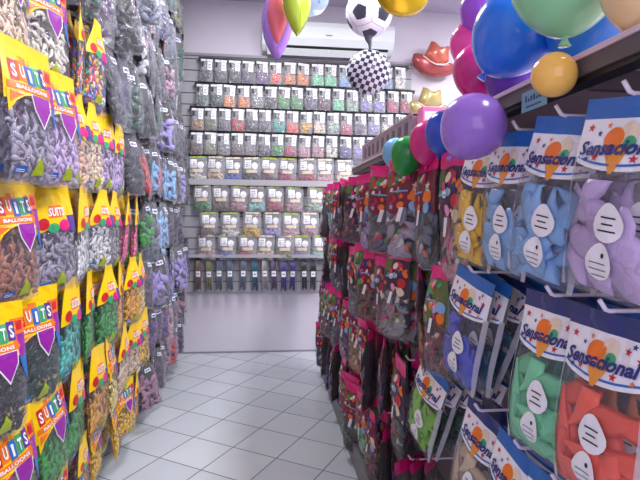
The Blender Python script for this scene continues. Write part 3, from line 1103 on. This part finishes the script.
def balloon_meshes(r, m, stretch=1.14, knotted=True):
    b = MB()
    n, k = 22, 32
    vs, fs = [], []
    for i in range(n + 1):
        a = PI * i / n                  # 0 at the crown
        rad = math.sin(a) * (1 - 0.10 * (1 - math.cos(a)) / 2 * smst(0.4, 1, i / n) * 2)
        z = math.cos(a)
        zz = z if z > 0 else z * (2 * stretch - 1)
        for j in range(k):
            t = 2 * PI * j / k
            vs.append((r * rad * math.cos(t), r * rad * math.sin(t), r * zz))
    for i in range(n):
        for j in range(k):
            fs.append((i * k + j, (i + 1) * k + j, (i + 1) * k + (j + 1) % k, i * k + (j + 1) % k))
    b.add(vs, fs, m)
    body = b.mesh('body', True)
    bm = bmesh.new()
    bm.from_mesh(body)
    bmesh.ops.remove_doubles(bm, verts=bm.verts, dist=1e-5)
    bmesh.ops.recalc_face_normals(bm, faces=bm.faces)
    bm.to_mesh(body)
    bm.free()
    z0 = -r * (2 * stretch - 1)
    b = MB()
    b.tube([(0, 0, z0 + r * 0.06), (0, 0, z0 - r * 0.02), (0, 0, z0 - r * 0.08), (0, 0, z0 - r * 0.16)], 0, m, 10, rs=[r * 0.10, r * 0.05, r * 0.07, r * 0.12])
    return body, b.mesh('knot', True)


def balloon(px, py, rpx, d, rgb, label, rot=(0, 0, 0), stretch=1.1):
    c = at_depth(px, py, d)
    r = rpx * d / F
    m = latex_mat('latex_' + label.split()[0] + str(px), rgb)
    root = empty('balloon', c, rot)
    tag(root, label, 'balloon', 'inflated balloons along the gondola top')
    bd, kn = balloon_meshes(r, m, stretch)
    link_mesh('body', bd, root)
    link_mesh('knot', kn, root)
    return root


balloon(473, 127, 33, 1.20, (155, 112, 205), 'pearly lilac balloon hanging in front of the brown gondola fascia', (0.5, 0.5, 0), 1.03)
balloon(512, 76, 27, 1.40, (95, 40, 165), 'deep violet balloon tucked beneath the big blue balloon', (0.3, 0, 0))
balloon(480, 70, 27, 1.52, (205, 25, 130), 'magenta-red balloon squeezed beside the big blue balloon', (0.2, -0.2, 0), 1.12)
balloon(472, 43, 22, 1.66, (240, 70, 165), 'bright pink balloon peeping out above the magenta-red one', (0.1, 0.1, 0))
balloon(485, 10, 25, 1.60, (155, 75, 205), 'orchid-purple balloon at the top of the cluster above the pink one', (0, 0, 0))
balloon(516, 32, 43, 1.22, (30, 115, 225), 'biggest blue balloon in the cluster above the yellow balloon', (0.2, 0.6, 0), 1.06)
balloon(596, 22, 48, 1.10, (40, 125, 220), 'blue balloon behind the mint balloon above the shelf edge', (0.1, 0, 0))
balloon(567, -21, 55, 0.95, (140, 205, 155), 'mint-green balloon cut by the top of the picture', (0, 0, 0), 1.02)
balloon(651, -20, 47, 0.80, (235, 200, 150), 'peach balloon in the top corner beside the mint one', (0, 0, 0))
balloon(554, 75, 22, 0.93, (245, 190, 90), 'small yellow-orange balloon stuck on the gondola fascia above the ticket', (0.3, -1.2, 0.2), 1.08)
balloon(446, 131, 21, 1.62, (30, 75, 190), 'blue balloon half hidden behind the pearly lilac balloon', (0.2, 0.2, 0))
balloon(430, 141, 21, 1.76, (205, 30, 125), 'crimson-magenta balloon between the green and the half-hidden blue balloon', (0.1, 0.1, 0))
balloon(408, 153, 17, 1.86, (20, 135, 55), 'green balloon leaning on the carton beside a light blue one', (0.1, 0.25, 0), 1.2)
balloon(396, 152, 14, 1.98, (115, 180, 220), 'light blue balloon at the carton behind the green one', (0.1, 0.2, 0), 1.1)
balloon(395, 164, 6, 1.90, (235, 40, 110), 'tiny hot-pink balloon in front of the light blue one', (0, 0, 0), 1.1)


# ------------------------------------------------------------------ foil balloons on the ceiling
def foil_mat(name, rgb, rough=0.2, metal=0.6):
    return mat(name, rgb, rough, metal)


def lens_mesh(name, outline, t, m, rim=None, ring=6):
    """a puffed foil shape from an outline in x/z, pillow thickness t"""
    b = MB()
    k = len(outline)
    cx = sum(p[0] for p in outline) / k
    cz = sum(p[1] for p in outline) / k
    for side in (-1, 1):
        vs = [(cx, side * t, cz)]
        fs = []
        for q in range(1, ring + 1):
            s = q / ring
            for i, (x, z) in enumerate(outline):
                wr = 1 + (0.04 * math.sin(i * 2.4) if q == ring - 1 else 0)
                vs.append((cx + (x - cx) * s, side * t * math.sqrt(max(0, 1 - s * s)) * wr, cz + (z - cz) * s))
        for i in range(k):
            j = (i + 1) % k
            f = (0, 1 + i, 1 + j)
            fs.append(f if side < 0 else f[::-1])
            for q in range(ring - 1):
                a = 1 + q * k
                f = (a + i, a + k + i, a + k + j, a + j)
                fs.append(f if side < 0 else f[::-1])
        b.add(vs, fs, m)
    me = b.mesh(name, True)
    bm = bmesh.new()
    bm.from_mesh(me)
    bmesh.ops.remove_doubles(bm, verts=bm.verts, dist=1e-5)
    bmesh.ops.recalc_face_normals(bm, faces=bm.faces)
    bm.to_mesh(me)
    bm.free()
    return me


def circle(r, n=32, rz=None):
    return [(r * math.cos(2 * PI * i / n), (rz or r) * math.sin(2 * PI * i / n)) for i in range(n)]


def hang_string(parent, z_from, z_to):
    b = MB()
    b.tube([(0, 0, z_from), (0.004, 0, (z_from + z_to) / 2), (0, 0, z_to)], 0.0015, WHT, 5)
    return b.obj('string', parent)


# leaf-shaped iridescent balloon (a petal-shaped lobe with a bright inner lobe)
c = at_depth(277, 22, 3.0)
t1 = empty('foil_balloon', c, (0, 0, -0.2))
tag(t1, 'iridescent pink foil balloon with violet rim, pointed foot over the air conditioner', 'foil balloon', 'foil balloons on the ceiling')
leaf = lambda w, h, n=14: [(w * math.sin(PI * i / n) ** 0.85, h / 2 - h * i / n) for i in range(n + 1)] + [(-w * math.sin(PI * i / n) ** 0.85, -h / 2 + h * i / n) for i in range(1, n)]
irid = bpy.data.materials.new('iridescent_film')
irid.use_nodes = True
p = irid.node_tree.nodes['Principled BSDF']
p.inputs['Base Color'].default_value = lin((185, 135, 235))
p.inputs['Roughness'].default_value = 0.15
p.inputs['Metallic'].default_value = 0.2
p.inputs['Coat Weight'].default_value = 0.5
link_mesh('violet_skin', lens_mesh('violet_skin', [(x, z) for x, z in leaf(0.095, 0.47)], 0.06, irid), t1)
i2 = link_mesh('pink_panel', lens_mesh('pink_panel', [(x + 0.010, z + 0.03) for x, z in leaf(0.070, 0.41)], 0.10, foil_mat('foil_pink', (245, 120, 135), 0.25, 0.0)), t1)
t2c = at_depth(297, 1, 2.85)
t2 = empty('foil_balloon', t2c, (0, 0, 0.25))
tag(t2, 'lime-green pointed foil balloon beside the iridescent pink one', 'foil balloon', 'foil balloons on the ceiling')
link_mesh('lime_skin', lens_mesh('lime_skin', [(x, z) for x, z in leaf(0.085, 0.40)], 0.06, foil_mat('foil_lime', (175, 200, 60), 0.25, 0.05)), t2)
b = MB()
b.tube([(0, -0.058, 0.05), (0.01, -0.05, -0.1), (0, -0.012, -0.19)], 0.004, foil_mat('foil_lime_seam', (200, 220, 70), 0.3, 0.2), 6)
b.obj('seam', t2)
# clear bubble balloon
bub = bpy.data.materials.new('bubble_film')
bub.use_nodes = True
nt = bub.node_tree
pb_ = nt.nodes['Principled BSDF']
pb_.inputs['Base Color'].default_value = lin((190, 215, 245))
pb_.inputs['Roughness'].default_value = 0.08
pb_.inputs['Alpha'].default_value = 0.45
pb_.inputs['Specular IOR Level'].default_value = 0.9
c3 = at_depth(310, -4, 3.0)
t3 = empty('foil_balloon', c3)
tag(t3, 'pale bluish see-through bubble balloon next to the lime-green one', 'foil balloon', 'foil balloons on the ceiling')
link_mesh('bubble_skin', lens_mesh('bubble_skin', circle(0.118), 0.10, bub, ring=10), t3)
b = MB()
b.tube([(0.05, -0.09, 0.04), (0.055, -0.085, -0.03), (0.05, -0.08, -0.07)], 0.006, foil_mat('foil_sky', (130, 170, 240), 0.2, 0.3), 6)
b.obj('printed_streak', t3)

# soccer ball balloon: pentagons from an icosahedron's corners
me = bpy.data.meshes.new('ball_skin')
bm = bmesh.new()
bmesh.ops.create_icosphere(bm, subdivisions=1, radius=1)
ico = [v.co.normalized() for v in bm.verts]
bm.free()
bm = bmesh.new()
bmesh.ops.create_icosphere(bm, subdivisions=6, radius=1)
_a = ico[0]
_b = max((v for v in ico if (v - _a).length > 0.1), key=lambda v: v.dot(_a))
_f, _e = (_a + _b).normalized(), (_a - _b).normalized()
_src = Matrix((_e, _f, _e.cross(_f))).transposed()
_tf = Vector((0, -0.97, -0.24)).normalized()
_te = Vector((0.99, 0, 0.0))
_te = (_te - _tf * _te.dot(_tf)).normalized()
rotm = Matrix((_te, _tf, _te.cross(_tf))).transposed() @ _src.inverted()
ico = [rotm @ v for v in ico]
nb = {}
for i, v in enumerate(ico):
    nb[i] = sorted(range(12), key=lambda j: -ico[j].dot(v))[1:6]
for f in bm.faces:
    p = f.calc_center_median().normalized()
    i = max(range(12), key=lambda j: ico[j].dot(p))
    v = ico[i]
    q = p / p.dot(v) - v
    mx = max(q.dot((ico[j] - v * ico[j].dot(v)).normalized()) for j in nb[i])
    f.material_index = 1 if mx < 0.30 else 0
    f.smooth = True
    second = sorted((ico[j].dot(p) for j in range(12)), reverse=True)
    if f.material_index == 0 and abs(second[0] - second[1]) < 0.016:
        f.material_index = 2
for v in bm.verts:
    v.co = Vector((v.co.x, v.co.y * 0.72, v.co.z))
bm.to_mesh(me)
bm.free()
BALLM = foil_mat('foil_white', (225, 222, 235), 0.3, 0.1)
me.materials.append(BALLM)
me.materials.append(mat('foil_black', (45, 45, 62), 0.3))
me.materials.append(mat('foil_seam', (160, 158, 172), 0.35))
DS = 3.3
c = at_depth(369, 13, DS)
rs = 23.5 * DS / F
sb = empty('foil_balloon', c)
tag(sb, 'round white foil balloon printed with a black football pattern under the ceiling', 'foil balloon', 'foil balloons on the ceiling')
o = link_mesh('ball_skin', me, sb)
o.scale = (rs, rs, rs)
b = MB()
b.tube([(0, 0, -rs * 0.97), (0, 0, -rs * 1.12), (0.01, 0, -rs * 1.3), (0.012, 0, -rs * 1.75)], 0, mat('foil_tail', (85, 85, 100), 0.4), 8, rs=[0.03, 0.022, 0.012, 0.004])
b.obj('tail', sb)
hang_string(sb, rs * 0.98, ZC - c.z)

# checkered balloon
c = at_depth(369, 72, DS)
rc = 22.5 * DS / F
ck = bpy.data.materials.new('checker_print')
ck.use_nodes = True
nt = ck.node_tree
pp = nt.nodes['Principled BSDF']
pp.inputs['Roughness'].default_value = 0.3
tc = nt.nodes.new('ShaderNodeTexCoord')
mp = nt.nodes.new('ShaderNodeMapping')
mp.inputs['Rotation'].default_value = (0, math.radians(-12), 0)
mp.inputs['Location'].default_value = (0, 50.37, 0)
chk = nt.nodes.new('ShaderNodeTexChecker')
chk.inputs['Scale'].default_value = 1 / 0.026
chk.inputs['Color1'].default_value = lin((195, 192, 208))
chk.inputs['Color2'].default_value = lin((40, 40, 58))
cmb = nt.nodes.new('ShaderNodeSeparateXYZ')
cb2 = nt.nodes.new('ShaderNodeCombineXYZ')
cb2.inputs['Y'].default_value = 0.0131
nt.links.new(tc.outputs['Object'], mp.inputs['Vector'])
nt.links.new(mp.outputs['Vector'], cmb.inputs[0])
nt.links.new(cmb.outputs['X'], cb2.inputs['X'])
nt.links.new(cmb.outputs['Z'], cb2.inputs['Z'])
nt.links.new(cb2.outputs[0], chk.inputs['Vector'])
nt.links.new(chk.outputs['Color'], pp.inputs['Base Color'])
cb = empty('foil_balloon', c, (0, 0.1, -0.1))
tag(cb, 'round black-and-white checkered foil balloon hanging below the football one', 'foil balloon', 'foil balloons on the ceiling')
link_mesh('checkered_skin', lens_mesh('checkered_skin', circle(rc, 40), rc * 0.62, ck, ring=10), cb)

# gold one at the ceiling
c = at_depth(403, -8, 2.9)
rg = 0.135
gb = empty('foil_balloon', c, (0.25, 0, 0.1))
tag(gb, 'shiny gold foil balloon at the ceiling beside the football balloon', 'foil balloon', 'foil balloons on the ceiling')
link_mesh('gold_skin', lens_mesh('gold_skin', circle(rg * 1.25, 36, rg), 0.09, foil_mat('foil_gold', (200, 165, 25), 0.22, 0.6), ring=8), gb)
hang_string(gb, rg * 0.98, (ZC - c.z))
for root, top in ((t1, 0.235), (t2, 0.20), (t3, 0.118)):
    hang_string(root, top, ZC - root.location.z)


# cowboy-hat foil balloons on the far wall
def hat(px, py, wpx, rgb, rim, label, tilt):
    y = YB - 0.10
    c = at_y(px, py, y)
    s = wpx * y / F
    h = empty('hat_balloon', c, (0, tilt, 0))
    tag(h, label, 'foil balloon', 'cowboy-hat foil balloons')
    m = foil_mat('foil_hat_%d' % px, rgb, 0.25, 0.35)
    m2 = foil_mat('foil_rim_%d' % px, rim, 0.25, 0.35)
    # brim: a saucer drooping in the middle, curled up at both ends
    ol = [(-0.48, 0.14), (-0.40, 0.17), (-0.30, 0.12), (-0.15, 0.04), (0, 0.0), (0.15, 0.0), (0.33, 0.02), (0.45, 0.03), (0.5, -0.03), (0.49, -0.12), (0.42, -0.2), (0.25, -0.27), (0, -0.31), (-0.25, -0.27), (-0.42, -0.16), (-0.5, 0.0)]
    link_mesh('brim', lens_mesh('brim', [(x * s, z * s - 0.02 * s) for x, z in ol], 0.075, m2), h)
    cr = [(-0.27, 0.06), (-0.22, 0.18), (-0.17, 0.32), (-0.13, 0.41), (-0.08, 0.40), (0.04, 0.31), (0.16, 0.30), (0.25, 0.35), (0.30, 0.33), (0.29, 0.2), (0.31, 0.0), (0.16, -0.1), (0, -0.11), (-0.14, -0.05)]
    link_mesh('crown', lens_mesh('crown', [(x * s, z * s) for x, z in cr], 0.085, m), h).location = (0, -0.035, 0)
    b = MB()
    b.tube([(-0.29 * s, -0.06, 0.06 * s), (-0.14 * s, -0.088, -0.06 * s), (0, -0.092, -0.11 * s), (0.16 * s, -0.088, -0.10 * s), (0.31 * s, -0.06, 0.0)], 0.007, foil_mat('foil_band_%d' % px, (240, 215, 210), 0.3, 0.2), 8)
    b.obj('hat_band', h)


hat(434, 62, 46, (212, 115, 95), (178, 85, 85), 'red cowboy-hat foil balloon on the far wall', 0.08)
hat(428, 106, 44, (200, 180, 120), (190, 170, 120), 'gold cowboy-hat foil balloon on the far wall below the red one', -0.05)

# ------------------------------------------------------------------ air conditioner
x0, x1 = at_y(262, 40, YB - 0.1).x, at_y(392, 40, YB - 0.1).x
W = x1 - x0
ac = empty('air_conditioner', ((x0 + x1) / 2, YB, 3.02))
tag(ac, 'white wall air conditioner above the far bag display', 'air conditioner')
M_AC = mat('ac_white', (232, 238, 236), 0.3)
prof = [(0, 0.0), (-0.10, 0.0), (-0.165, 0.045), (-0.205, 0.11), (-0.21, 0.215), (-0.19, 0.265), (-0.15, 0.28), (0, 0.28)]
b = MB()
k = len(prof)
vs = [(-W / 2, y, z) for y, z in prof] + [(W / 2, y, z) for y, z in prof]
fs = [tuple(range(k)), tuple(reversed(range(k, 2 * k)))] + [(i, (i + 1) % k, k + (i + 1) % k, k + i) for i in range(k)]
b.add(vs, fs, M_AC)
b.obj('housing', ac, bevel=0.006)
b = MB()
d = Vector((0, -0.065, 0.045)).normalized()
nrm = Vector((0, -d.z, d.y))
nrm = Vector((0, -0.57, -0.82))
for sx in (0,):
    a = Vector((0, -0.103, 0.002)) + nrm * 0.001
    c2 = Vector((0, -0.198, 0.10)) + nrm * 0.001
b.add([(-W * 0.46, -0.102, -0.002), (W * 0.46, -0.102, -0.002), (W * 0.46, -0.168, 0.043), (-W * 0.46, -0.168, 0.043),
       (-W * 0.46, -0.100, 0.004), (W * 0.46, -0.100, 0.004), (W * 0.46, -0.164, 0.047), (-W * 0.46, -0.164, 0.047)],
      [(0, 1, 2, 3), (7, 6, 5, 4), (0, 4, 5, 1), (2, 6, 7, 3), (1, 5, 6, 2), (0, 3, 7, 4)], BLK)
b.obj('air_outlet', ac)
b = MB()
b.add([(-W * 0.46, -0.135, -0.01), (W * 0.46, -0.135, -0.01), (W * 0.46, -0.187, 0.042), (-W * 0.46, -0.187, 0.042),
       (-W * 0.46, -0.133, -0.004), (W * 0.46, -0.133, -0.004), (W * 0.46, -0.183, 0.046), (-W * 0.46, -0.183, 0.046)],
      [(0, 1, 2, 3), (7, 6, 5, 4), (0, 4, 5, 1), (2, 6, 7, 3), (1, 5, 6, 2), (0, 3, 7, 4)], M_AC)
fl = b.obj('flap', ac)
fl.location = (0, 0.035, -0.022)
for i in range(5):
    b = MB()
    xx = -W * 0.4 + i * W * 0.2
    b.box((xx - 0.005, -0.15, 0.0), (xx + 0.005, -0.12, 0.02), M_AC)
    b.obj('vane', ac)
b = MB()
b.box((-0.03, -0.2125, 0.135), (0.03, -0.209, 0.143), mat('logo_grey', (130, 135, 140), 0.4))
b.obj('nameplate', ac)

# ------------------------------------------------------------------ lights
def area(name, loc, sx, sy, power, col, rot=(0, 0, 0)):
    l = bpy.data.lights.new(name, 'AREA')
    l.shape = 'RECTANGLE'
    l.size, l.size_y = sx, sy
    l.energy = power
    l.color = col
    o = bpy.data.objects.new(name, l)
    COL.objects.link(o)
    o.location = loc
    o.rotation_euler = rot
    return o


area('tube_light_far_end', (0.0, 3.5, ZC - 0.03), 0.25, 1.2, 40, (0.95, 0.97, 1.0))
area('tube_light_gondola', (1.3, 2.2, ZC - 0.03), 0.25, 1.3, 75, (0.95, 0.96, 1.0))
area('tube_light_gondola_front', (1.3, 0.3, ZC - 0.03), 0.25, 1.3, 60, (0.95, 0.93, 1.0))
area('tube_light_second_aisle', (2.6, 3.6, ZC - 0.03), 0.25, 1.3, 55, (0.93, 0.96, 1.0))
area('entrance_daylight', (0.1, YF + 0.05, 1.9), 1.9, 2.2, 26, (0.86, 0.80, 1.0), (PI / 2, 0, 0))
w = bpy.data.worlds.new('shop_daylight')
w.use_nodes = True
w.node_tree.nodes['Background'].inputs['Color'].default_value = (0.78, 0.74, 1.0, 1)
w.node_tree.nodes['Background'].inputs['Strength'].default_value = 0.17
SC.world = w

SC.view_settings.view_transform = 'Standard'
SC.view_settings.look = 'None'
SC.view_settings.gamma = 1
SC.view_settings.use_curve_mapping = False
SC.view_settings.exposure = 0.25
